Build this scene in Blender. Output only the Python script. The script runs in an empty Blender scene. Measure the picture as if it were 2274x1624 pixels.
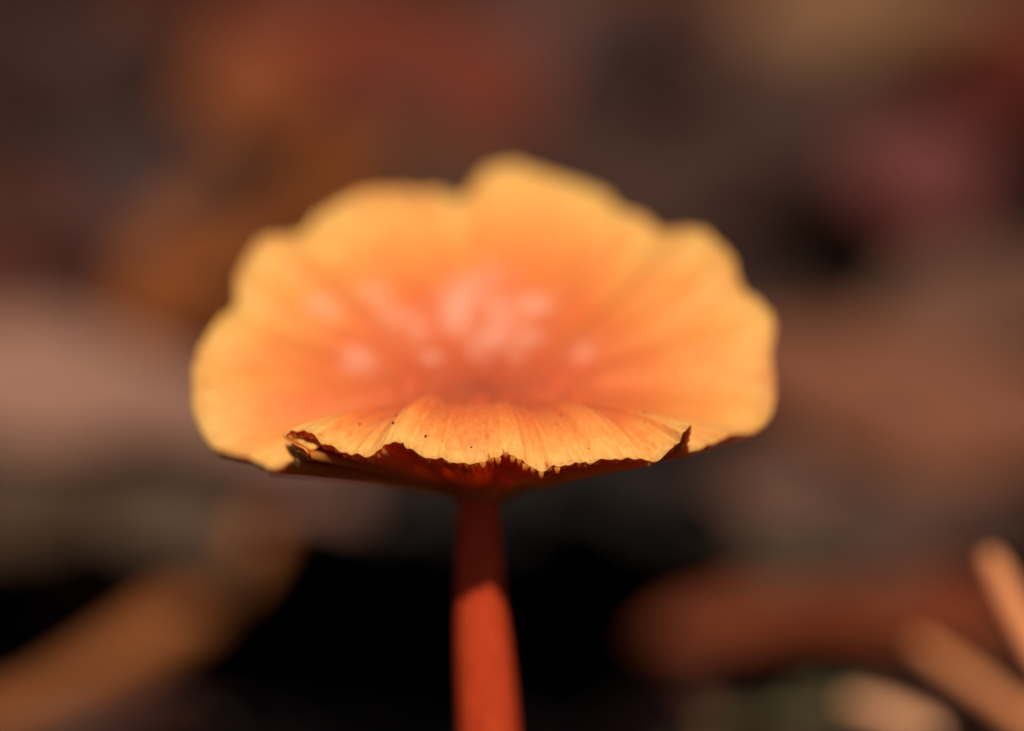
import bpy, math, random
import numpy as np
from mathutils import Vector, Matrix

# ------------------------------------------------------------------ camera, sky, sun, exposure
SC = bpy.context.scene
COL = SC.collection
MM = 0.001
D, LENS, PITCH = 325.0, 145.0, math.radians(10.0)     # mm, mm, rad
CAPH = 45.0                                           # height of the cap's middle above the soil, mm
cp, sp = math.cos(PITCH), math.sin(PITCH)
CAM = np.array([0.0, -D*cp, D*sp + CAPH])

cam = bpy.data.cameras.new('camera')
cam.lens, cam.sensor_width = LENS, 36.0
cam.clip_start, cam.clip_end = 0.01, 2000.0
cam.dof.use_dof = True
cam.dof.focus_distance = (D - 13.2)*MM
cam.dof.aperture_fstop = 5.6
cam.dof.aperture_blades = 0
camo = bpy.data.objects.new('camera', cam); COL.objects.link(camo)
camo.location = CAM*MM
camo.rotation_euler = (math.radians(90) - PITCH, 0, 0)
SC.camera = camo

SUN_EL, SUN_AZ = math.radians(46), math.radians(6)    # from behind the camera, a little to its right
w = bpy.data.worlds.new('World'); SC.world = w; w.use_nodes = True
nt = w.node_tree
sky = nt.nodes.new('ShaderNodeTexSky'); sky.sky_type = 'NISHITA'; sky.sun_disc = False
sky.sun_elevation = SUN_EL
sky.sun_rotation = math.pi - SUN_AZ
nt.links.new(sky.outputs[0], nt.nodes['Background'].inputs[0])
nt.nodes['Background'].inputs[1].default_value = 0.05

sun = bpy.data.lights.new('sun', 'SUN'); sun.energy = 5.0; sun.angle = math.radians(0.5)
sun.color = (1.0, 0.94, 0.84)
suno = bpy.data.objects.new('sun', sun); COL.objects.link(suno)
sdir = Vector((math.sin(SUN_AZ)*math.cos(SUN_EL), -math.cos(SUN_AZ)*math.cos(SUN_EL), math.sin(SUN_EL)))
suno.rotation_euler = sdir.to_track_quat('Z', 'Y').to_euler()
suno.location = sdir*3

SC.view_settings.view_transform = 'Standard'
SC.view_settings.look = 'None'
SC.view_settings.exposure = 0.2
SC.view_settings.gamma = 1.0
SC.view_settings.use_curve_mapping = False
SC.cycles.use_denoising = True
SC.cycles.max_bounces = 8

# ------------------------------------------------------------------ helpers
rng = np.random.default_rng(7)
random.seed(7)

def at(px, py, y):
    """point (mm) at depth y on the sight line through a point of the photograph"""
    a = (px - 1137)/2274*36/LENS; b = -(py - 812)/2274*36/LENS
    r = np.array([a, cp + b*sp, -sp + b*cp])
    k = (y - CAM[1])/r[1]
    return CAM + k*r

def lin(c):
    c = np.array(c, float)/255
    return np.where(c <= .04045, c/12.92, ((c + .055)/1.055)**2.4)

def mesh_obj(name, verts, faces, mat, parent=None, origin=None, smooth=True, attrs=None):
    v = np.asarray(verts, float)*MM
    if origin is not None: v = v - np.asarray(origin, float)*MM
    me = bpy.data.meshes.new(name)
    me.from_pydata(v.tolist(), [], faces)
    if smooth: me.polygons.foreach_set('use_smooth', [True]*len(me.polygons))
    if attrs:
        for k, a in attrs.items():
            at_ = me.attributes.new(k, 'FLOAT', 'POINT'); at_.data.foreach_set('value', np.asarray(a, np.float32))
    if mat: me.materials.append(mat)
    me.update()
    o = bpy.data.objects.new(name, me); COL.objects.link(o)
    if parent: o.parent = parent
    elif origin is not None: o.location = np.asarray(origin)*MM
    return o

def empty(name, loc):
    o = bpy.data.objects.new(name, None); COL.objects.link(o); o.location = np.asarray(loc)*MM
    o.empty_display_size = 0.01
    return o

def tag(o, label=None, cat=None, group=None, kind=None):
    if label: o['label'] = label
    if cat: o['category'] = cat
    if group: o['group'] = group
    if kind: o['kind'] = kind
    return o

class N:
    """small node-tree builder"""
    def __init__(s, name):
        s.m = bpy.data.materials.new(name); s.m.use_nodes = True
        s.t = s.m.node_tree; s.b = s.t.nodes['Principled BSDF']; s.out = s.t.nodes['Material Output']
    def n(s, typ, **kw):
        x = s.t.nodes.new(typ)
        for k, v in kw.items(): setattr(x, k, v)
        return x
    def l(s, a, b): s.t.links.new(a, b)
    def noise(s, vec, scale, detail=3, rough=.5, w=None):
        x = s.n('ShaderNodeTexNoise'); x.inputs['Scale'].default_value = scale
        x.inputs['Detail'].default_value = detail; x.inputs['Roughness'].default_value = rough
        if vec is not None: s.l(vec, x.inputs['Vector'])
        return x.outputs['Fac']
    def ramp(s, fac, stops, interp='LINEAR'):
        x = s.n('ShaderNodeValToRGB'); e = x.color_ramp.elements; x.color_ramp.interpolation = interp
        while len(e) < len(stops): e.new(.5)
        for el, (p, c) in zip(e, stops):
            el.position = p; el.color = tuple(c) + (1,) if len(c) == 3 else c
        s.l(fac, x.inputs[0]); return x.outputs[0]
    def mix(s, fac, a, b, mode='MIX'):
        x = s.n('ShaderNodeMix', data_type='RGBA', blend_type=mode)
        for sock, v in ((x.inputs[0], fac), (x.inputs[6], a), (x.inputs[7], b)):
            if hasattr(v, 'is_output'): s.l(v, sock)
            elif isinstance(v, (int, float)): sock.default_value = v
            else: sock.default_value = tuple(v) + (1,)
        return x.outputs[2]
    def math(s, op, a, b=0.0, clamp=False):
        x = s.n('ShaderNodeMath', operation=op, use_clamp=clamp)
        for i, v in enumerate((a, b)):
            if hasattr(v, 'is_output'): s.l(v, x.inputs[i])
            else: x.inputs[i].default_value = v
        return x.outputs[0]
    def attr(s, name):
        x = s.n('ShaderNodeAttribute', attribute_name=name); return x.outputs['Fac']
    def obj(s): return s.n('ShaderNodeTexCoord').outputs['Object']
    def comb(s, x, y, z=0.0):
        c = s.n('ShaderNodeCombineXYZ')
        for i, v in enumerate((x, y, z)):
            if hasattr(v, 'is_output'): s.l(v, c.inputs[i])
            else: c.inputs[i].default_value = v
        return c.outputs[0]
    def bump(s, h, strength, dist):
        x = s.n('ShaderNodeBump'); x.inputs['Strength'].default_value = strength
        x.inputs['Distance'].default_value = dist
        s.l(h, x.inputs['Height']); s.l(x.outputs[0], s.b.inputs['Normal'])
    def set(s, **kw):
        for k, v in kw.items():
            sock = s.b.inputs[k.replace('_', ' ')]
            if hasattr(v, 'is_output'): s.l(v, sock)
            elif isinstance(v, (tuple, list, np.ndarray)) and sock.type == 'RGBA': sock.default_value = tuple(v)[:3] + (1,)
            else: sock.default_value = v

# ------------------------------------------------------------------ materials
def mat_cap():
    k = N('cap_skin')
    s, a = k.attr('radial'), k.attr('around')
    base = k.ramp(s, [(0, (.46, .075, .028)), (.26, (.58, .092, .026)), (.55, (.68, .145, .031)),  # redder centre, also darkened to paint in the shading of the dish bottom
                      (.78, (.75, .225, .040)), (.94, (.81, .345, .075)), (1, (.76, .27, .055))])
    streak = k.noise(k.comb(k.math('MULTIPLY', a, 21), k.math('MULTIPLY', s, 2.3)), 1.0, 3, .5)
    st = k.math('MULTIPLY', k.math('SUBTRACT', streak, .5), k.math('ADD', .12, k.math('MULTIPLY', s, s)))
    base = k.mix(k.math('MULTIPLY', k.math('MAXIMUM', st, 0), 3.0, True), base, (.76, .330, .075))
    base = k.mix(k.math('MULTIPLY', k.math('MAXIMUM', k.math('MULTIPLY', st, -1), 0), 3.2, True), base, (.58, .105, .024))
    fine = k.noise(k.comb(k.math('MULTIPLY', a, 330), k.math('MULTIPLY', s, 11)), 1.0, 3, .6)
    edge_ = k.ramp(s, [(.60, (0, 0, 0)), (.95, (1, 1, 1))])
    base = k.mix(k.math('MULTIPLY', k.math('MULTIPLY', k.ramp(fine, [(.40, (0, 0, 0)), (.62, (1, 1, 1))]), edge_), .55), base, (.90, .45, .12))
    # gloss highlight of the back slope, painted as pale broken patches
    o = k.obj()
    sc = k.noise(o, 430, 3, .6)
    pm = k.math('MULTIPLY', k.attr('gloss_patch'), k.ramp(sc, [(.36, (.12, .12, .12)), (.62, (1, 1, 1))]), True)
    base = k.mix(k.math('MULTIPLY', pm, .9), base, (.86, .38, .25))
    grain = k.noise(o, 5200, 2, .6)
    base = k.mix(k.math('MULTIPLY', k.ramp(grain, [(.60, (0, 0, 0)), (.68, (1, 1, 1))]), .35), base, (.93, .66, .36))
    k.set(Base_Color=base, Roughness=.5, Specular_IOR_Level=.15, Subsurface_Weight=.5,
          Subsurface_Radius=(1.0, .25, .05), Subsurface_Scale=.0020)
    tr = k.n('ShaderNodeBsdfTranslucent'); tr.inputs[0].default_value = (.85, .22, .035, 1)
    mx = k.n('ShaderNodeMixShader'); mx.inputs[0].default_value = .30
    k.l(k.b.outputs[0], mx.inputs[1]); k.l(tr.outputs[0], mx.inputs[2]); k.l(mx.outputs[0], k.out.inputs[0])
    h = k.math('ADD', k.math('MULTIPLY', k.noise(o, 2600, 3, .6), .5), k.math('MULTIPLY', fine, .9))
    k.bump(h, .7, .00022)
    return k.m

def mat_gill():
    k = N('gill_flesh')
    o = k.obj()
    c = k.ramp(k.noise(o, 900, 3), [(.3, (.72, .125, .018)), (.7, (.86, .20, .034))])
    k.set(Base_Color=c, Roughness=.7, Specular_IOR_Level=.08, Subsurface_Weight=.9, Subsurface_Radius=(1, .2, .04), Subsurface_Scale=.0050)
    tr = k.n('ShaderNodeBsdfTranslucent'); tr.inputs[0].default_value = (.9, .24, .04, 1)
    mx = k.n('ShaderNodeMixShader'); mx.inputs[0].default_value = .5
    k.l(k.b.outputs[0], mx.inputs[1]); k.l(tr.outputs[0], mx.inputs[2]); k.l(mx.outputs[0], k.out.inputs[0])
    return k.m

def mat_stem():
    k = N('stem_flesh')
    s, a = k.attr('along'), k.attr('around')
    f = k.noise(k.comb(k.math('MULTIPLY', a, 22), k.math('MULTIPLY', s, 3.0)), 1, 4, .6)
    c = k.ramp(f, [(.25, (.26, .022, .006)), (.5, (.37, .035, .008)), (.75, (.46, .055, .013))])
    k.set(Base_Color=c, Roughness=.6, Specular_IOR_Level=.1, Subsurface_Weight=.15, Subsurface_Radius=(1, .25, .07), Subsurface_Scale=.0012)
    k.bump(f, .5, .0003)
    return k.m

def mat_leaf(i, rgb, gain=.37):
    """dead leaf skin; rgb is the colour of that leaf in daylight"""
    al = lin(rgb)*gain
    k = N('dead_leaf_%d' % i)
    o = k.obj()
    f = k.noise(o, 70, 4, .6); g = k.noise(o, 260, 3, .6)
    c = k.mix(f, tuple(al*.72), tuple(np.minimum(al*1.32, .9)))
    c = k.mix(k.math('MULTIPLY', k.ramp(g, [(.58, (0, 0, 0)), (.70, (1, 1, 1))]), .5), c, tuple(al*.45))
    k.set(Base_Color=c, Roughness=.7, Specular_IOR_Level=.1)
    v = k.n('ShaderNodeTexVoronoi', feature='DISTANCE_TO_EDGE'); v.inputs['Scale'].default_value = 450
    k.l(o, v.inputs['Vector'])
    k.bump(k.math('ADD', v.outputs['Distance'], f), .4, .0006)
    return k.m

def mat_litter():
    k = N('litter_leaf')
    g = k.n('ShaderNodeNewGeometry')
    c = k.ramp(g.outputs['Random Per Island'],
               [(0, lin((44, 22, 17))), (.14, lin((66, 35, 26))), (.30, lin((88, 42, 24))), (.44, lin((58, 40, 32))),
                (.58, lin((108, 52, 26))), (.70, lin((76, 48, 34))), (.82, lin((72, 32, 24))), (.92, lin((114, 72, 42))), (1, lin((50, 28, 22)))])
    f = k.noise(k.obj(), 90, 4, .6)
    c = k.mix(k.math('ADD', .30, k.math('MULTIPLY', f, .5)), c, (.006, .003, .002))
    k.set(Base_Color=c, Roughness=.7, Specular_IOR_Level=.1)
    k.bump(f, .4, .0008)
    return k.m

def mat_soil():
    k = N('humus')
    o = k.obj()
    f = k.noise(o, 60, 6, .65); far = k.noise(o, 9, 5, .6)
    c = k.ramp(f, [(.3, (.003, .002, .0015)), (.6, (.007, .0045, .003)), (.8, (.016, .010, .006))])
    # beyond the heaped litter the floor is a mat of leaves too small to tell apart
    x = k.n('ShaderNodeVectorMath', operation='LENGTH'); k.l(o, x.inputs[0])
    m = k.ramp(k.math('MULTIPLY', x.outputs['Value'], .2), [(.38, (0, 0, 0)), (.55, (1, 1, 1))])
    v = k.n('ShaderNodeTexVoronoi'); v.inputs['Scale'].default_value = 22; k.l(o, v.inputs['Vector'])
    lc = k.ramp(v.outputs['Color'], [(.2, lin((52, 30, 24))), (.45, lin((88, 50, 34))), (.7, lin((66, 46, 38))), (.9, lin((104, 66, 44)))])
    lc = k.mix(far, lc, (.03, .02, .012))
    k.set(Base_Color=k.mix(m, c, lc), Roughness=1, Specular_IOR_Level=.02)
    k.bump(f, .8, .004)
    return k.m

def mat_wood(name, rgb, gain=.75, sc=180):
    al = lin(rgb)*gain
    k = N(name); o = k.obj()
    f = k.noise(o, sc, 5, .65); g = k.noise(o, sc*5, 3, .6)
    c = k.mix(f, tuple(al*.65), tuple(np.minimum(al*1.35, .9)))
    c = k.mix(k.math('MULTIPLY', k.ramp(g, [(.6, (0, 0, 0)), (.7, (1, 1, 1))]), .45), c, tuple(al*.4))
    k.set(Base_Color=c, Roughness=.7, Specular_IOR_Level=.25)
    k.bump(k.math('ADD', f, k.math('MULTIPLY', g, .4)), .6, .0008)
    return k.m

M_CAP, M_GILL, M_STEM, M_SOIL, M_LIT = mat_cap(), mat_gill(), mat_stem(), mat_soil(), mat_litter()
M_SPECK = mat_wood('soil_grain', (60, 38, 26), .6)

# ------------------------------------------------------------------ ground
def sstep(a, b, x):
    t = np.clip((x - a)/(b - a), 0, 1); return t*t*(3 - 2*t)

_ph = rng.uniform(0, 6.28, (10, 2)); _dir = rng.uniform(0, 6.28, 10)
def ground_z(x, y):
    x = np.asarray(x, float); y = np.asarray(y, float)
    z = np.zeros(np.broadcast(x, y).shape)
    for i, (wl, am) in enumerate(((900, 9), (520, 7), (300, 4), (170, 2.5), (95, 1.6), (60, 1.0), (40, .7), (4000, 40), (13000, 130), (30000, 260))):
        d = _dir[i]
        zz = np.sin((x*math.cos(d) + y*math.sin(d))*6.283/wl + _ph[i, 0])*np.sin((x*math.sin(d) - y*math.cos(d))*6.283/(wl*1.3) + _ph[i, 1])
        r = np.sqrt(x*x + y*y)
        z = z + am*zz*sstep(wl*.25, wl*1.2, r) if wl > 100 else z + am*zz*.8
    # the hollow behind the mushroom, dug deep under the added slab to stay black
    back = sstep(105, 150, y)
    sp_ = lambda t, k: k*np.logaddexp(0, t/k)
    t = y - 104 - 9*np.sin(x/70 + .6)
    bank = .62*(sp_(t, 9) - sp_(t - 185, 25))
    pit = sstep(-66 + 34*back, -52 + 25*back, x)*(1 - sstep(27 - 8*back, 36 - 13*back, x))*sstep(56, 92, y)*(1 - sstep(160, 172, y))
    return z + bank - (42 + bank)*pit

def bank_z(x, y):
    t = y - 104 - 9*math.sin(x/70 + .6); f = lambda t, k: k*float(np.logaddexp(0, t/k))
    return .62*(f(t, 9) - f(t - 185, 25)) + float(ground_z(x, y) if not in_pit(x, y) else 0)*0

def in_pit(x, y): return (-58 < x < 30) and (45 < y < 112) or (-31 < x < 24) and (45 < y < 128)

n = 360
u = np.linspace(-1, 1, n)
c1 = 150*np.sinh(u*math.asinh(250000/150))
X, Y = np.meshgrid(c1, c1 + 60)
Z = ground_z(X, Y)
gv = np.stack([X.ravel(), Y.ravel(), Z.ravel()], 1)
ii = np.arange(n*n).reshape(n, n)
gf = np.stack([ii[:-1, :-1].ravel(), ii[:-1, 1:].ravel(), ii[1:, 1:].ravel(), ii[1:, :-1].ravel()], 1).tolist()
tag(mesh_obj('ground', gv, gf, M_SOIL), 'dark forest soil under the dead leaves', None, None, 'structure')

# ------------------------------------------------------------------ mushroom
def catmull_closed(P, m):
    P = np.asarray(P, float); n_ = len(P)
    seg = np.linalg.norm(np.roll(P, -1, 0)[:, :3] - P[:, :3], axis=1)**.5
    kn = np.concatenate([[0], np.cumsum(seg)])
    # uniform in arc length, so spokes are spread evenly round the margin
    out = []
    fine = []
    for i in range(n_):
        p0, p1, p2, p3 = P[(i - 1) % n_], P[i], P[(i + 1) % n_], P[(i + 2) % n_]
        for t in np.linspace(0, 1, 24, endpoint=False):
            fine.append(.5*((2*p1) + (-p0 + p2)*t + (2*p0 - 5*p1 + 4*p2 - p3)*t*t + (-p0 + 3*p1 - 3*p2 + p3)*t**3))
    F = np.array(fine); F = np.vstack([F, F[:1]])
    L = np.concatenate([[0], np.cumsum(np.linalg.norm(np.diff(F[:, :3], axis=0), axis=1))])
    q = np.linspace(0, L[-1], m, endpoint=False)
    return np.stack([np.interp(q, L, F[:, j]) for j in range(F.shape[1])], 1), L[-1]

# margin of the cap: photo point, depth (mm towards / away from the camera), crest height of the rolled lip (mm)
RIM = [(430,860,-1,0),(434,805,2,0),(460,748,4,0),(489,706,6,0),(522,676,8,0),(527,615,10,0),(551,565,12.5,0),(589,534,14,0),
 (639,529,15.5,0),(676,507,16.5,0),(707,476,17.5,0),(770,441,19,0),(833,424,20,0),(895,419,21,0),(973,426,21.8,0),(1022,440,21.3,0),
 (1051,415,22.5,0),(1083,382,23,0),(1135,360,23.5,0),(1185,372,23,0),(1238,394,22.5,0),(1300,410,21.5,0),(1347,436,20.5,0),
 (1379,469,19,0),(1425,489,18,0),(1466,512,16.5,0),(1504,504,15.5,0),(1535,503,14.5,0),(1582,529,13,0),(1622,571,11,0),
 (1640,624,9,0),(1660,649,8,0),(1693,671,7,0),(1717,715,5,0),(1717,750,4,0),(1712,795,2.5,0),(1719,850,.5,0),(1715,912,-2,0),
 (1696,941,-4,0),(1666,958,-5.5,.2),(1620,972,-7.5,.4),(1571,990,-9.4,.5),(1536,1000,-10.6,.5),(1528,985,-11.5,.5),(1533,960,-12.2,.6),(1533,938,-12.8,.7),(1520,955,-13.3,1.3),
 (1495,995,-13.6,2.0),(1455,1018,-13.9,2.4),(1389,1020,-14,2.6),(1340,1020,-14.2,2.8),(1274,1028,-14.3,3.0),(1211,1040,-14.3,3.2),
 (1168,1033,-14.2,3.3),(1125,1006,-14,3.2),(1092,1017,-14.2,3.3),(1040,1030,-14.4,3.3),(1004,1024,-14.3,3.2),(958,1012,-14.2,3.1),
 (912,1003,-14.1,2.9),(889,982,-13.9,2.6),(855,984,-13.9,2.4),(820,1012,-13.9,2.4),(770,1005,-13.6,2.1),(733,990,-13.3,1.8),(708,974,-13.1,1.5),
 (686,958,-12.9,1.1),(668,950,-12.4,.8),(645,953,-12.2,.6),(631,970,-12.2,.5),(655,986,-12.6,.4),(682,1002,-13.3,.4),(652,994,-11.6,.4),(632,988,-10,.4),(642,1010,-10.4,.4),(664,1031,-11.6,.4),(638,1031,-9.4,.3),(607,1034,-7.2,.3),
 (570,1026,-6,.2),(498,1003,-4,0),(457,968,-3,0),(432,912,-2,0)]
rim_pts = np.array([list(at(a, b, y)) + [B] for a, b, y, B in RIM])
NT, NS = 1320, 84
MR, PERI = catmull_closed(rim_pts, NT)
CC = at(1068, 866, 2.0)                       # lowest point of the dish
ang = np.arange(NT)/NT                        # 0..1 round the margin
NG = 264                                      # gills

def wave(a, freqs, seed):
    r = np.random.default_rng(seed); o = np.zeros_like(a)
    for f in freqs: o += np.sin(6.28318*(f*a) + r.uniform(0, 6.28))*r.uniform(.6, 1)
    return o/len(freqs)**.5
pleat = wave(ang, (9, 13, 17, 22, 29), 3)
furrow = wave(ang, (41, 57, 73, 96, 122), 5)
lobe = wave(ang, (11, 16, 25), 14)
tiny = wave(ang, (140, 171, 211, 257), 8)
lipmask = sstep(.15, 1.6, MR[:, 3])
MR[:, 2] += lipmask*(.16*wave(ang, (37, 53, 71, 88), 15) + .09*wave(ang, (131, 163, 197), 16))
S = (np.arange(NS + 1)/NS)
S = 1 - (1 - S)**1.25                         # rings closer together towards the margin
def cap_top(s, j=slice(None)):
    """s: ring positions (k,), returns (k, NT, 3)"""
    s = np.asarray(s)[:, None]
    M_ = MR[None, :, :3]
    g = .35*s + .65*s**1.75
    gl = .55*s + .45*s**2
    lm = lipmask[None]
    g = g*(1 - lm) + gl*lm
    sx = s + .035*np.sin(math.pi*s)*pleat[None]*(1 - lm)
    xy = CC[None, None, :2] + (M_[..., :2] - CC[:2])*s[..., None]
    z = CC[2] + (M_[..., 2] - CC[2])*g
    bump = np.clip(1 - np.abs((s - .70)/.30)**2.2, 0, 1)**1.1
    z = z + .66*MR[None, :, 3]*bump*(1 + .22*lobe[None])
    # thin margin turned down a touch, pleats and furrows
    z = z + .62*pleat[None]*(s**1.6)*np.sin(np.clip(s, 0, 1)*math.pi*.86)*(1 - .75*lm)
    z = z + (.16*furrow*(1 - .6*lipmask) + .05*tiny)[None]*sstep(.55, .98, s)*(.55 + .45*lm)
    # lumpy middle
    th = np.arctan2(M_[..., 1] - CC[1], M_[..., 0] - CC[0])
    X_, Y_ = xy[..., 0], xy[..., 1]
    lump = np.sin(X_*1.15 + 1.3)*np.sin(Y_*1.35 + .4) + .7*np.sin(X_*2.1 + Y_*1.3 + 2) + .5*np.sin(-X_*1.6 + Y_*2.6 + .7)
    z = z + .30*lump*(1 - sstep(.12, .62, s))*sstep(0, .05, s)
    return np.stack([X_, Y_, z], -1)

TOP = cap_top(S)
def grid_normals(G):
    du = np.roll(G, -1, 1) - np.roll(G, 1, 1)
    ds = np.gradient(G, axis=0)
    nn = np.cross(ds, du); nn /= np.maximum(np.linalg.norm(nn, axis=-1, keepdims=True), 1e-9)
    flip = np.where(np.sum(nn[NS//2, :, 2]) < 0, -1, 1)
    nn = nn*flip
    nn[0] = (0, 0, 1)
    return nn
NRM = grid_normals(TOP)
# smoother normals for the offset, so that the under side does not cross itself in the folds
SN = NRM.copy()
for _ in range(10): SN = (SN + np.roll(SN, 1, 1) + np.roll(SN, -1, 1))/3
SN /= np.linalg.norm(SN, axis=-1, keepdims=True)
thick = (.16 + .5*np.minimum(1, (1 - S)*4) + 1.8*(1 - S)**1.5)[:, None, None]
gill_edge = .5 + .5*np.cos(6.28318*ang*NG)     # scalloped where a gill meets the margin
BOT = TOP - SN*thick
# the flesh fills the cone between the margin and the top of the stem
ft_ = at(1064, 1088, 0)
kz = np.clip((S - .1)/.9, 0, 1)[:, None]**.85
cone = (ft_[2] - 1.0) + (MR[None, :, 2] - .45 - (ft_[2] - 1.0))*kz + .55
BOT[..., 2] = np.minimum(BOT[..., 2], cone)
TOP[-1] += (TOP[-1] - TOP[-2])/np.linalg.norm(TOP[-1] - TOP[-2], axis=-1, keepdims=True)*((.03*gill_edge + .07*tiny + .06*furrow)[:, None])
BOT[-1] += (TOP[-1] - TOP[-2])/np.linalg.norm(TOP[-1] - TOP[-2], axis=-1, keepdims=True)*(.02)

verts = [TOP[0, 0]]; 
verts = np.vstack([TOP[0, :1], TOP[1:].reshape(-1, 3), BOT[0, :1], BOT[1:].reshape(-1, 3)])
nb = 1 + NS*NT
faces = []
jn = (np.arange(NT) + 1) % NT; j0 = np.arange(NT)
tv = lambda i, j: 1 + (i - 1)*NT + j
bv = lambda i, j: nb + 1 + (i - 1)*NT + j
for j in range(NT):
    faces.append((0, int(tv(1, jn[j])), int(tv(1, j))))
    faces.append((nb, int(bv(1, j)), int(bv(1, jn[j]))))
for i in range(1, NS):
    faces += np.stack([tv(i, j0), tv(i, jn), tv(i + 1, jn), tv(i + 1, j0)], 1).tolist()
    faces += np.stack([bv(i, jn), bv(i, j0), bv(i + 1, j0), bv(i + 1, jn)], 1).tolist()
faces += np.stack([tv(NS, j0), tv(NS, jn), bv(NS, jn), bv(NS, j0)], 1).tolist()
r2_ = S[1:, None] - .24*np.sin(math.pi*S[1:, None]**1.3)*lipmask[None]
rad = np.concatenate([[0], r2_.ravel(), [0], r2_.ravel()])
aro = np.concatenate([[0], np.tile(ang, NS), [0], np.tile(ang, NS)])

# where the painted gloss sits on the middle of the cap
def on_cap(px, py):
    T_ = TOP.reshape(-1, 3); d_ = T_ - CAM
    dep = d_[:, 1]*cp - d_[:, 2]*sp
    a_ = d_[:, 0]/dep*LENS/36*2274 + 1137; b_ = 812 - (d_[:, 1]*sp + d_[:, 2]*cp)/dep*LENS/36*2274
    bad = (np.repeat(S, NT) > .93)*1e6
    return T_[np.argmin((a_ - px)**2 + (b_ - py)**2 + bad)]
gloss_patch = np.zeros(len(verts))
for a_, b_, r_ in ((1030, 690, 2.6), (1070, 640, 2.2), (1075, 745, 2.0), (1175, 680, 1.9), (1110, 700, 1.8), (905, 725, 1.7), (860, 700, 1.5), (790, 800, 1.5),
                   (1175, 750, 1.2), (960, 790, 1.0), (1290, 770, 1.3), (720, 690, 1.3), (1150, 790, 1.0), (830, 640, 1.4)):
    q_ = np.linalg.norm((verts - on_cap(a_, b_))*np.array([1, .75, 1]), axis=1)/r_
    gloss_patch = np.maximum(gloss_patch, np.exp(-q_**2.4)*min(1, .38 + .28*r_))
# stem centre line and radii
STEM = [(1064, 1000, 0, 50), (1063, 1085, 0, 47), (1064, 1180, 0, 48), (1066, 1300, 0, 54), (1071, 1400, 0, 60), (1078, 1500, 0, 65), (1086, 1624, 0, 69), (1094, 1760, .3, 72), (1101, 1900, .6, 76), (1106, 2030, .8, 86), (1108, 2120, 1, 94)]
sc_ = np.array([at(a, b, y) for a, b, y, r in STEM]); sr_ = np.array([r for *_, r in STEM])*.0355
BASE = np.array([sc_[-2, 0], sc_[-2, 1], float(ground_z(sc_[-2, 0], sc_[-2, 1]))])
mush = tag(empty('mushroom', BASE), 'small orange mushroom with a wavy funnel-shaped cap on a slender red-orange stem', 'mushroom')
cap = mesh_obj('cap', verts, faces, M_CAP, mush, BASE, attrs={'radial': rad, 'around': aro, 'gloss_patch': gloss_patch})
M_UNDER = mat_gill()
M_UNDER.name = 'gill_bearing_flesh'
for nd in M_UNDER.node_tree.nodes:
    if nd.type == 'MIX_SHADER': nd.inputs[0].default_value = .7
cap.data.materials.append(M_UNDER)
mi = np.array([1 if min(f) >= nb else 0 for f in faces], np.int32)
cap.data.polygons.foreach_set('material_index', mi)
tag(cap, 'wavy dish-shaped orange cap with yellow margin and rolled front lip')

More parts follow.
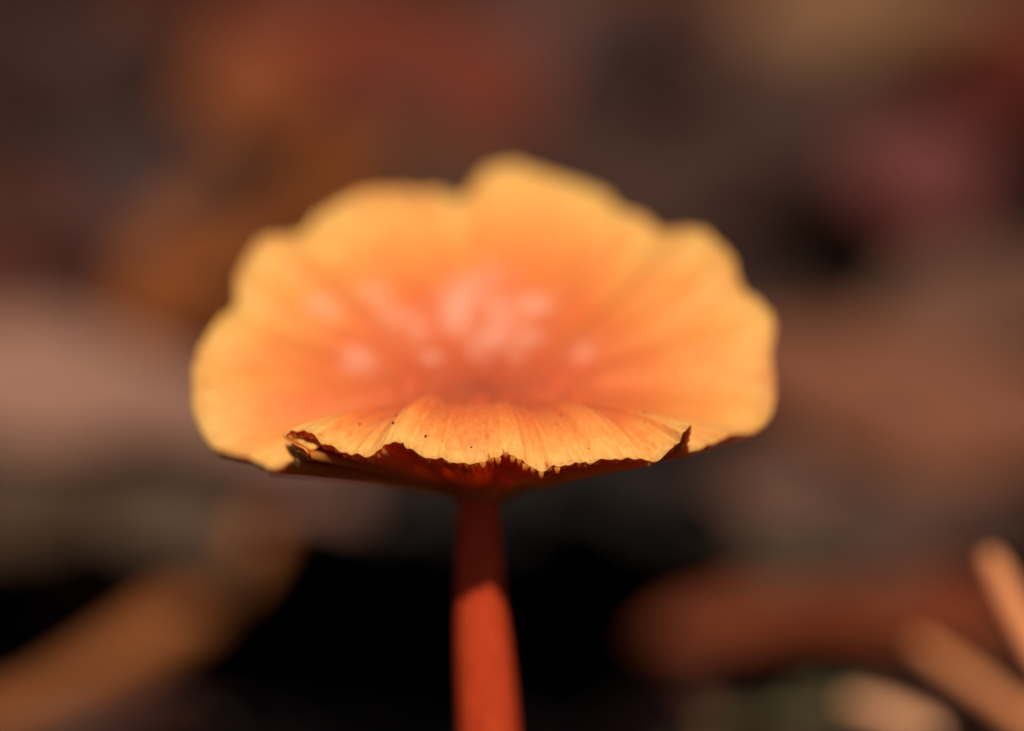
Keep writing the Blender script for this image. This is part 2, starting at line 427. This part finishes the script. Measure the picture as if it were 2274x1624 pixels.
# gills: one thin blade each, hung under the cap, running down to the stem
stem_top = at(1064, 1088, 0)
grand = np.random.default_rng(77).random(NG)
gx = MR[(np.arange(NG)*NT/NG).astype(int) % NT]
gm = np.where(gx[:, 1] < -10, np.exp(-((gx[:, 0] - .3)/4.0)**2), 0)*.9 + .1   # longest where the lip is torn in front of the stem
for gidx in range(NG):
    jj = int(round(gidx*NT/NG)) % NT
    s0 = .10 if gidx % 4 == 0 else (.42 if gidx % 2 == 0 else .70)
    ss = np.linspace(s0, .975 + .023*gm[gidx] + .012*grand[(gidx*5) % NG], 13 if s0 < .2 else 9)
    ring = np.interp(ss, S, np.arange(NS + 1))
    i0 = np.minimum(ring.astype(int), NS - 1); fr = (ring - i0)[:, None]
    bt = BOT[i0, jj]*(1 - fr) + BOT[i0 + 1, jj]*fr
    nr = SN[i0, jj]
    tp_ = TOP[i0, jj]*(1 - fr) + TOP[i0 + 1, jj]*fr
    wm = 1.0*sstep(.9, 1, ss)[:, None]
    bt = (bt + nr*.12)*(1 - wm) + (tp_ - nr*(.13 - .12*min(1, 1.6*gm[gidx])))*wm
    out_ = tp_[-1] - tp_[-3]; bt[-1] += out_/np.linalg.norm(out_)*(.03 + .24*grand[(gidx*7) % NG]*gm[gidx])
    mrg = bt[-1]
    d_ = mrg[:2] - stem_top[:2]; rr = np.linalg.norm(d_)
    foot = np.array([*(stem_top[:2] + d_/rr*1.2), stem_top[2] - 1.0])
    k_ = np.clip((ss - .1)/.9, 0, 1)[:, None]
    free = foot*(1 - k_) + mrg*k_
    drop = bt[:, 2] - (foot[2] + (mrg[2] - .45 - foot[2])*k_[:, 0]**.85)
    dep = np.clip(drop, .04 + (.04 + .62*gm[gidx])*grand[gidx] + .4*(1 - sstep(.8, 1, ss)), 6.0)
    dep = np.minimum(dep, .9)
    if s0 > .2: dep = np.minimum(dep, .35 + (1 - s0)*3.2*np.sin(np.clip((ss - s0)/(1 - s0), 0, 1)*math.pi)**.6 + .15)
    dn = np.tile(np.array([0, 0, -1.0]), (len(ss), 1))
    # near the margin the blade hangs square to the flesh
    wgt = .35*sstep(.75, 1, ss)[:, None]
    dn = dn*(1 - wgt) - nr*wgt; dn /= np.linalg.norm(dn, axis=1, keepdims=True)
    lo = bt + dn*dep[:, None]
    tang = np.array([-d_[1], d_[0], 0])/rr
    spc = np.linalg.norm(MR[(jj + 1) % NT, :3] - MR[jj - 1, :3])*.5*NT/NG
    wd = np.minimum(.15 + .08*sstep(.8, 1, ss), (.15 + .22*sstep(.86, 1, ss))*(.7 + .5*grand[(gidx*11) % NG])*spc*np.clip(ss, .25, 1))[:, None]
    V = np.concatenate([bt - tang*wd, bt + tang*wd, lo + tang*wd*.55, lo - tang*wd*.55])
    m_ = len(ss); F = []
    for q in range(m_ - 1):
        for a_, b_ in ((0, 1), (1, 2), (2, 3), (3, 0)):
            F.append((a_*m_ + q + 1, b_*m_ + q + 1, b_*m_ + q, a_*m_ + q))
    F += [(m_, 2*m_, 3*m_, 0), (4*m_ - 1, 3*m_ - 1, 2*m_ - 1, m_ - 1)]
    g_ = mesh_obj('gill', V, F, M_GILL, cap, BASE)

# stem
def tube(C, R, seg=40, sub=8, ridge=None, wob=0.0, seed=1, flat=1.0):
    C = np.asarray(C, float); R = np.asarray(R, float); k = len(C)
    q = np.linspace(0, k - 1, (k - 1)*sub + 1)
    def cr(A):
        out = []
        for t in q:
            i = min(int(t), k - 2); f = t - i
            p0, p1, p2, p3 = A[max(i - 1, 0)], A[i], A[i + 1], A[min(i + 2, k - 1)]
            out.append(.5*((2*p1) + (-p0 + p2)*f + (2*p0 - 5*p1 + 4*p2 - p3)*f*f + (-p0 + 3*p1 - 3*p2 + p3)*f**3))
        return np.array(out)
    P, RR = cr(C), cr(R)
    T = np.gradient(P, axis=0); T /= np.linalg.norm(T, axis=1, keepdims=True)
    ref = np.array([0, 1.0, .02]) if abs(T[0][1]) < .8 else np.array([1.0, 0, 0])
    A1 = np.cross(T, ref); A1 /= np.linalg.norm(A1, axis=1, keepdims=True); A2 = np.cross(T, A1)
    th = np.linspace(0, 2*math.pi, seg, endpoint=False)
    rg = np.random.default_rng(seed)
    prof = np.zeros((len(P), seg))
    for f in (3, 5, 7, 11):
        prof += np.sin(f*th[None] + rg.uniform(0, 6.28) + np.linspace(0, rg.uniform(-1.5, 1.5), len(P))[:, None])*rg.uniform(.4, 1)/f
    lump = np.zeros(len(P))
    for f in (1.7, 3.1, 5.3): lump += np.sin(np.linspace(0, 6.28*f, len(P)) + rg.uniform(0, 6.28))/f
    rad_ = RR[:, None]*(1 + (ridge or 0)*prof + wob*lump[:, None])
    V = P[:, None] + A1[:, None]*(np.cos(th)[None, :, None]*rad_[..., None]) + A2[:, None]*(np.sin(th)[None, :, None]*rad_[..., None]*flat)
    nP = len(P); V = V.reshape(-1, 3)
    idx = np.arange(nP*seg).reshape(nP, seg); r2 = np.roll(idx, -1, 1)
    F = np.stack([idx[:-1].ravel(), r2[:-1].ravel(), r2[1:].ravel(), idx[1:].ravel()], 1).tolist()
    V = np.vstack([V, P[:1] - T[:1]*RR[0]*.25, P[-1:] + T[-1:]*RR[-1]*.25])
    for j in range(seg):
        F.append((nP*seg, int(r2[0, j]), int(idx[0, j]))); F.append((nP*seg + 1, int(idx[-1, j]), int(r2[-1, j])))
    al = np.concatenate([np.repeat(np.linspace(0, 1, nP), seg), [0, 1]])
    ar = np.concatenate([np.tile(np.abs(np.linspace(-1, 1, seg, endpoint=False)), nP), [0, 0]])
    return V, F, {'along': al*6, 'around': ar}

V, F, A = tube(sc_, sr_, 56, 10, .05, .012, 4)
stem = mesh_obj('stem', V, F, M_STEM, mush, BASE, attrs=A)
tag(stem, 'slender red-orange stem, widening downwards')

# crumbs of soil on the lip
def crumb(p, r, rg):
    o = np.array([(0, 0, 1), (.9, 0, .2), (.25, .85, .1), (-.75, .5, .2), (-.7, -.55, .1), (.3, -.9, .15), (0, 0, -.6)])*rg.uniform(.7, 1.2, (7, 1))
    return p + o*r, [(0, 1, 2), (0, 2, 3), (0, 3, 4), (0, 4, 5), (0, 5, 1), (6, 2, 1), (6, 3, 2), (6, 4, 3), (6, 5, 4), (6, 1, 5)]
sv, sf = [], []
rg = np.random.default_rng(21)
lip_j = np.where(lipmask > .3)[0]
for q in range(60):
    j = int(rg.choice(lip_j)) if q < 42 else int(rg.integers(NT)); i = int(np.interp(rg.uniform(.52, .97), S, np.arange(NS + 1)))
    r = .05 + .13*rg.random()**3
    v, f = crumb(TOP[i, j] + NRM[i, j]*r*.3, r, rg)
    sf += [tuple(a + 7*q for a in t) for t in f]; sv.append(v)
spk = tag(mesh_obj('soil_crumbs', np.vstack(sv), sf, M_SPECK, cap, BASE, smooth=False), kind='stuff')

# ------------------------------------------------------------------ things on the forest floor
def leaf_grid(nu, nv, L, W, curl, cup, wavy, rg, lobes=0.0, point=.75):
    u = np.linspace(0, 1, nu); v = np.linspace(-1, 1, nv)
    wdt = np.sin(math.pi*u**point)**.8
    ph = rg.uniform(0, 6.28, 4)
    wl = wdt*(1 + lobes*np.sin(u*6.28*4.5 + ph[0])); wr = wdt*(1 + lobes*np.sin(u*6.28*4.5 + ph[1]))
    U, V_ = np.meshgrid(u, v, indexing='ij')
    Wd = np.where(V_ > 0, wl[:, None], wr[:, None])*W*.5
    x = (U - .5)*L; y = V_*Wd + .06*L*np.sin(U*3 + ph[2])
    z = curl*L*((U - .5)**2*4 - .33) + cup*np.abs(V_)**1.5*Wd + wavy*W*.12*np.sin(U*9 + ph[2])*V_ + wavy*W*.06*np.sin(U*17 + V_*3 + ph[3])*np.abs(V_)
    z = z - .02*W*np.exp(-(V_*6)**2)
    P = np.stack([x, y, z], -1)
    idx = np.arange(nu*nv).reshape(nu, nv)
    F = np.stack([idx[:-1, :-1].ravel(), idx[1:, :-1].ravel(), idx[1:, 1:].ravel(), idx[:-1, 1:].ravel()], 1)
    return P, F

def rot(alpha, tau, roll=0):
    ca, sa = math.cos(alpha), math.sin(alpha); ct, st = math.cos(tau), math.sin(tau); cr_, sr = math.cos(roll), math.sin(roll)
    Rz = np.array([[ca, -sa, 0], [sa, ca, 0], [0, 0, 1]]); Rx = np.array([[1, 0, 0], [0, ct, -st], [0, st, ct]])
    Ry = np.array([[cr_, 0, sr], [0, 1, 0], [-sr, 0, cr_]])
    return Ry @ Rx @ Rz

LEAVES = [
 # photo point, depth, length, width (mm), turn, tilt, side tilt (deg), colour, label
 (215, 885, 205, 62, 21, -24, 24, 0, (186, 132, 108), 'long pale pinkish-brown dead leaf lying beside the bent brown twig'),
 (520, 1040, 165, 34, 13, -30, 30, 0, (168, 116, 98), 'small pinkish dead leaf tucked against the long pale leaf, near the dark hollow'),
 (585, 535, 330, 58, 23, 40, 36, 0, (168, 88, 33), 'narrow orange-brown dead leaf propped up behind the yellow cap margin'),
 (880, 150, 560, 92, 44, -8, 42, 0, (132, 54, 32), 'broad red-brown dead leaf far behind the cap, beside a brighter orange leaf'),
 (570, 195, 500, 30, 22, 30, 40, 0, (166, 88, 44), 'small bright orange-brown dead leaf overlapping the broad red-brown leaf'),
 (1930, 45, 650, 66, 30, 6, 40, 0, (160, 110, 72), 'tan dead leaf far behind, beside a deep red leaf'),
 (2290, 90, 520, 40, 34, 70, 40, 0, (104, 36, 18), 'deep red dead leaf beside the tan leaf far behind'),
 (2060, 355, 420, 30, 25, 20, 56, 0, (126, 60, 54), 'small round maroon dead leaf standing on edge behind the mushroom'),
 (2090, 870, 225, 58, 24, -12, 36, 0, (152, 90, 62), 'large warm-brown dead leaf behind the mushroom, on the side of the straw-coloured stalks'),
 (2030, 985, 190, 48, 20, -18, 30, 0, (122, 66, 46), 'red-brown dead leaf lying just in front of the large warm-brown leaf'),
 (1850, 1195, 128, 22, 12, 30, 35, 0, (88, 68, 50), 'small olive-brown dead leaf above the smooth rust-brown leaf'),
 (1850, 1095, 150, 26, 11, -20, 35, 0, (136, 92, 74), 'small dusty-pink dead leaf above the small olive-brown leaf'),
 (2060, 1190, 140, 30, 14, 10, 30, 0, (104, 70, 56), 'greyish-brown dead leaf between the olive leaf and the straw stalk'),
 (1860, 1378, 88, 40, 12, 186, 26, 0, (146, 66, 33), 'smooth rust-brown dead leaf lying behind the straw-coloured stalks'),
 (2150, 1375, 98, 30, 13, -10, 25, 0, (128, 70, 38), 'brown dead leaf crossed by the straw-coloured stalks'),
 (1560, 1622, 62, 44, 9, 4, 6, 0, (124, 98, 66), 'flat tan dead leaf on the soil beside the mushroom stem'),
 (1850, 1598, 64, 16, 8, 25, 15, 0, (112, 104, 66), 'small faded green leaf beside the flat tan leaf'),
 (2110, 1600, 55, 20, 9, -8, 15, 0, (118, 66, 56), 'small maroon-brown dead leaf under the longest straw-coloured stalk'),
 (330, 1630, 60, 34, 9, 6, 8, 0, (84, 68, 62), 'grey-brown dead leaf under the bent brown twig'),
 (330, 455, 350, 54, 34, 15, 30, 0, (78, 54, 48), 'grey-brown dead leaf behind the narrow orange-brown leaf'),
 (30, 560, 330, 34, 30, 60, 40, 0, (104, 50, 36), 'dark red-brown dead leaf beside the grey-brown leaf'),
 (150, 110, 640, 72, 44, 20, 35, 0, (70, 40, 32), 'very dark brown dead leaf far behind the pale leaf'),
 (1330, 40, 680, 56, 30, -10, 40, 0, (112, 72, 62), 'dull mauve-brown dead leaf behind the broad red-brown leaf'),
 (1560, 330, 480, 74, 46, 12, 34, 0, (84, 56, 46), 'wide dull brown dead leaf directly behind the raised back of the cap'),
 (1800, 210, 600, 50, 24, -16, 40, 0, (96, 64, 52), 'dull brown dead leaf in front of the tan leaf'),
 (140, 1100, 150, 40, 17, -12, 28, 0, (92, 66, 46), 'olive-grey dead leaf lying just in front of the long pale leaf'),
 (385, 1180, 120, 17, 11, -35, 35, 0, (106, 80, 60), 'small taupe dead leaf between the olive-grey leaf and the bent twig'),
 (2250, 680, 300, 44, 22, 10, 35, 0, (128, 84, 64), 'pale brown dead leaf behind the large warm-brown leaf'),
]
for i, (px, py, y, L, W, al, ta, ro, colr, lab) in enumerate(LEAVES):
    rg = np.random.default_rng(100 + i)
    p = at(px, py, y)
    if y > 110:
        q = 60.0; hh = 15 if y > 200 else 9
        while (p := at(px, py, q))[2] - bank_z(p[0], p[1]) > hh and q < 900: q += 1
        L, W = L*(q + 325)/(y + 325)*1.05, W*(q + 325)/(y + 325)*1.05
        ta = max(ta, 32)
    P, F = leaf_grid(26, 15, L, W, rg.uniform(-.05, .07), rg.uniform(-.1, .3), rg.uniform(.4, 1.0), rg, rg.uniform(.02, .10))
    R_ = rot(math.radians(al), math.radians(ta), math.radians(ro))
    m_ = mat_leaf(i, colr)
    top = P.reshape(-1, 3)
    th_ = .35
    V = np.vstack([top, top - (0, 0, th_)]) @ R_.T
    n0 = len(top); Fl = F.tolist(); FF = Fl + [[a + n0 for a in f[::-1]] for f in Fl]
    idx = np.arange(n0).reshape(26, 15)
    loop = np.concatenate([idx[0, :], idx[1:, -1], idx[-1, -2::-1], idx[-2:0:-1, 0]])
    for a, b in zip(loop, np.roll(loop, -1)): FF.append([int(b), int(a), int(a + n0), int(b + n0)])
    lowest = V[:, 2].min()
    base = p.copy()
    root = tag(empty('dead_leaf', base), lab, 'leaf', 'dead leaves on the forest floor')
    mesh_obj('blade', V + base, FF, m_, root, base)
    mid = P[:, 7] + (0, 0, -.1)
    tail = mid[0] + np.array([[-.30*L, .03*L, .04*L], [-.16*L, .02*L, .01*L]])
    ctr = np.vstack([tail, mid[::3], mid[-1:]]) @ R_.T
    rr = np.concatenate([[.5, .48], np.linspace(.42, .08, len(ctr) - 2)])*max(.6, L/45)
    V2, F2, A2 = tube(ctr, rr, 8, 2)
    mesh_obj('midrib', V2 + base, F2, m_, root, base)

# bark slab added to roof the hollow and keep the sun out
rg = np.random.default_rng(5)
nx, ny = 60, 70
ux, uy = np.meshgrid(np.linspace(0, 1, nx), np.linspace(0, 1, ny), indexing='ij')
edge = 5*np.sin(ux*9 + 1) + 3*np.sin(ux*23) + 2*np.sin(ux*51 + 2)
bx_ = -35 + 63*ux + 3*np.sin(uy*14) + 2*np.sin(uy*37 + 1)
by_ = 118 + .5*edge*(1 - uy) + 62*uy
tt = by_ - 104 - 9*np.sin(bx_/70 + .6)
bz_ = .62*9*np.logaddexp(0, tt/9) + 2.5 + 3*np.sin(ux*math.pi)*(1 - .6*uy) + .9*np.sin(ux*31 + uy*4) + .5*np.sin(ux*57 + uy*9) - 2*(np.abs(ux - .5)*2)**4
tp = np.stack([bx_, by_, bz_], -1).reshape(-1, 3); bt_ = tp - (0, 0, 4.5)
idx = np.arange(nx*ny).reshape(nx, ny)
F = np.stack([idx[:-1, :-1].ravel(), idx[1:, :-1].ravel(), idx[1:, 1:].ravel(), idx[:-1, 1:].ravel()], 1).tolist()
n0 = nx*ny
F += [[a + n0 for a in f[::-1]] for f in list(F)]
loop = np.concatenate([idx[0, :], idx[1:, -1], idx[-1, -2::-1], idx[-2:0:-1, 0]])
for a, b in zip(loop, np.roll(loop, -1)): F.append([int(b), int(a), int(a + n0), int(b + n0)])
slab_o = np.array([0, 145, 20.0])
tag(mesh_obj('shade_slab', np.vstack([tp, bt_]), F, mat_wood('shade_slab_bark', (62, 42, 29), .2, 90), None, slab_o),
    'added slab of dark bark that keeps the hollow behind the stem black', 'bark')

# twigs and stalks
def twig(name, pts, radii, mat, label, cat, group=None, seed=1, stubs=()):
    C = np.array([at(*p) for p in pts]); e = C[-1] + (C[-1] - C[-2])*.6
    e[2] = float(ground_z(e[0], e[1])) + .5; C = np.vstack([C, e]); radii = list(radii) + [radii[-1]*.95]; b = C[-1].copy()
    root = tag(empty(name, b), label, cat, group)
    V, F, A = tube(C, radii, 20, 8, .10, .06, seed)
    mesh_obj('shaft', V, F, mat, root, b)
    for (k, d, L, r) in stubs:
        p = C[k]; q = p + np.array(d)*L
        V, F, A = tube([p, (p + q)/2 + (0, 0, .3), q], [r*1.2, r, r*.8], 12, 4, .08, .05, seed + 3)
        mesh_obj('side_stub', V, F, mat, root, b)
straw = mat_wood('straw_stalk', (182, 110, 64), 1.0, 260)
straw2 = mat_wood('straw_stalk_pale', (206, 144, 102), 1.05, 260)
brown = mat_wood('brown_twig', (150, 84, 40), .80, 160)
twig('straw_stalk', [(2196, 1236, 22), (2225, 1288, 20), (2262, 1370, 18), (2330, 1500, 14), (2440, 1700, 8), (2560, 1880, 2)], [.75, 1.15, 1.2, 1.2, 1.25, 1.2], straw,
     'short upright straw-coloured stalk with a blunt reddish tip, leaning over the brown leaf', 'stalk', 'straw stalks among the leaves', 3)
twig('straw_stalk', [(2035, 1425, 42), (2110, 1478, 40), (2190, 1535, 38), (2285, 1606, 36), (2420, 1700, 33), (2560, 1800, 30)], [.55, .92, 1.02, 1.05, 1.1, 1.0], straw,
     'longest straw-coloured stalk, slanting across the small maroon-brown leaf', 'stalk', 'straw stalks among the leaves', 5, ((3, (.5, -.3, .6), 4, .6),))
twig('straw_stalk', [(1885, 1562, 44), (1950, 1580, 42), (2030, 1612, 40), (2120, 1660, 38), (2240, 1720, 34)], [.7, 1.05, 1.1, 1.1, 1.0], straw2,
     'palest straw-coloured stalk, lying low beside the small faded green leaf', 'stalk', 'straw stalks among the leaves', 7)
twig('bent_twig', [(590, 1160, 110), (540, 1228, 106), (450, 1328, 101), (330, 1422, 94), (190, 1510, 84), (60, 1580, 72), (-120, 1640, 60)],
     [1.2, 2.0, 2.5, 2.6, 2.5, 2.4, 2.3], brown, 'thick bent brown twig leaning into the black hollow behind the stem', 'twig', None, 9)

# bare black soil shows between the leaves here and there
GAPS = []
for px, py, gr_ in ((490, 405, 15), (230, 690, 14), (1830, 630, 17), (1010, 380, 14), (60, 250, 13), (2190, 1230, 10), (2240, 560, 12)):
    q = 60.0
    while (p := at(px, py, q))[2] - bank_z(p[0], p[1]) > 3 and q < 900: q += 1
    GAPS.append((p[0], p[1], gr_))
# the litter: nobody could count it
def litter(count, rings, name, label, Lr, seed, needles=False):
    rg = np.random.default_rng(seed)
    VV, FF = [], []; nn_ = 0
    made = 0
    while made < count:
        r0, r1 = rings
        r = math.sqrt(rg.uniform(r0*r0, r1*r1)); th = rg.uniform(0, 6.283)
        x, y = r*math.cos(th), r*math.sin(th) + 100
        made += 1
        if in_pit(x, y): continue
        near = (-120 < x < 120) and (-200 < y < 70)
        if -420 < y < -200 and abs(x) < 120: near = True
        if x*x + y*y < 12**2: continue
        if 14 < x < 82 and 62 < y < 110: continue
        if any((x - gx_)**2 + (y - gy_)**2 < gr_**2 for gx_, gy_, gr_ in GAPS): continue
        L = rg.uniform(*Lr)
        if near: L *= .7
        if needles:
            dirn = rg.uniform(0, 6.283); a = rg.uniform(-.05, .12) if near else rg.uniform(-.2, .4)
            z = (bank_z(x, y) + 5 if -36 < x < 29 and 128 <= y < 182 else float(ground_z(x, y))) + (1.5 if near else rg.uniform(2, 14))
            dv = np.array([math.cos(dirn)*math.cos(a), math.sin(dirn)*math.cos(a), math.sin(a)])*L*.5
            sd = np.array([-math.sin(dirn), math.cos(dirn), 0])*rg.uniform(.4, .9); up_ = np.array([0, 0, .7])
            c = np.array([x, y, z]); bend = np.array([0, 0, rg.uniform(-.08, .08)*L])
            V = np.vstack([c - dv + sd, c - dv - sd, c - dv + up_, c + bend + sd, c + bend - sd, c + bend + up_, c + dv + sd*.4, c + dv - sd*.4, c + dv + up_*.4])
            F = [(0, 1, 2), (6, 8, 7), (0, 3, 4, 1), (1, 4, 5, 2), (2, 5, 3, 0), (3, 6, 7, 4), (4, 7, 8, 5), (5, 8, 6, 3)]
        else:
            P, Fq = leaf_grid(6, 4, L, L*rg.uniform(.4, .62), rg.uniform(-.12, .14), rg.uniform(-.2, .5), .8, rg)
            t = rg.normal(0, .12 if near else .42) + (.5 if 105 < y < 290 else 0)
            R_ = rot(rg.uniform(0, 6.283), t, rg.normal(0, .1 if near else .35))
            V = P.reshape(-1, 3) @ R_.T
            on_slab = -36 < x < 29 and 128 <= y < 182
            z = (bank_z(x, y) + 5 if on_slab else float(ground_z(x, y))) + (.6 if near else rg.uniform(0, 5 if L < 34 else 13)) - V[:, 2].min()*(1 if near else .55)
            V = V + (x, y, z); F = Fq.tolist()
        VV.append(V); FF += [[a + nn_ for a in f] for f in F]; nn_ += len(V)
    return tag(mesh_obj(name, np.vstack(VV), FF, M_LIT), label, None, None, 'stuff')
litter(8200, (14, 420), 'leaf_litter', 'small brown dead leaves heaped over the soil round the mushroom', (13, 34), 30)
litter(4200, (400, 1100), 'outer_leaf_litter', 'large brown dead leaves heaped over the forest floor beyond the bank', (26, 62), 31)
litter(9000, (1100, 3400), 'distant_leaf_litter', 'brown dead leaves carpeting the forest floor farther off', (45, 80), 32)
litter(2600, (20, 900), 'needle_litter', 'thin brown needles and stalks strewn among the dead leaves', (25, 70), 33, True)
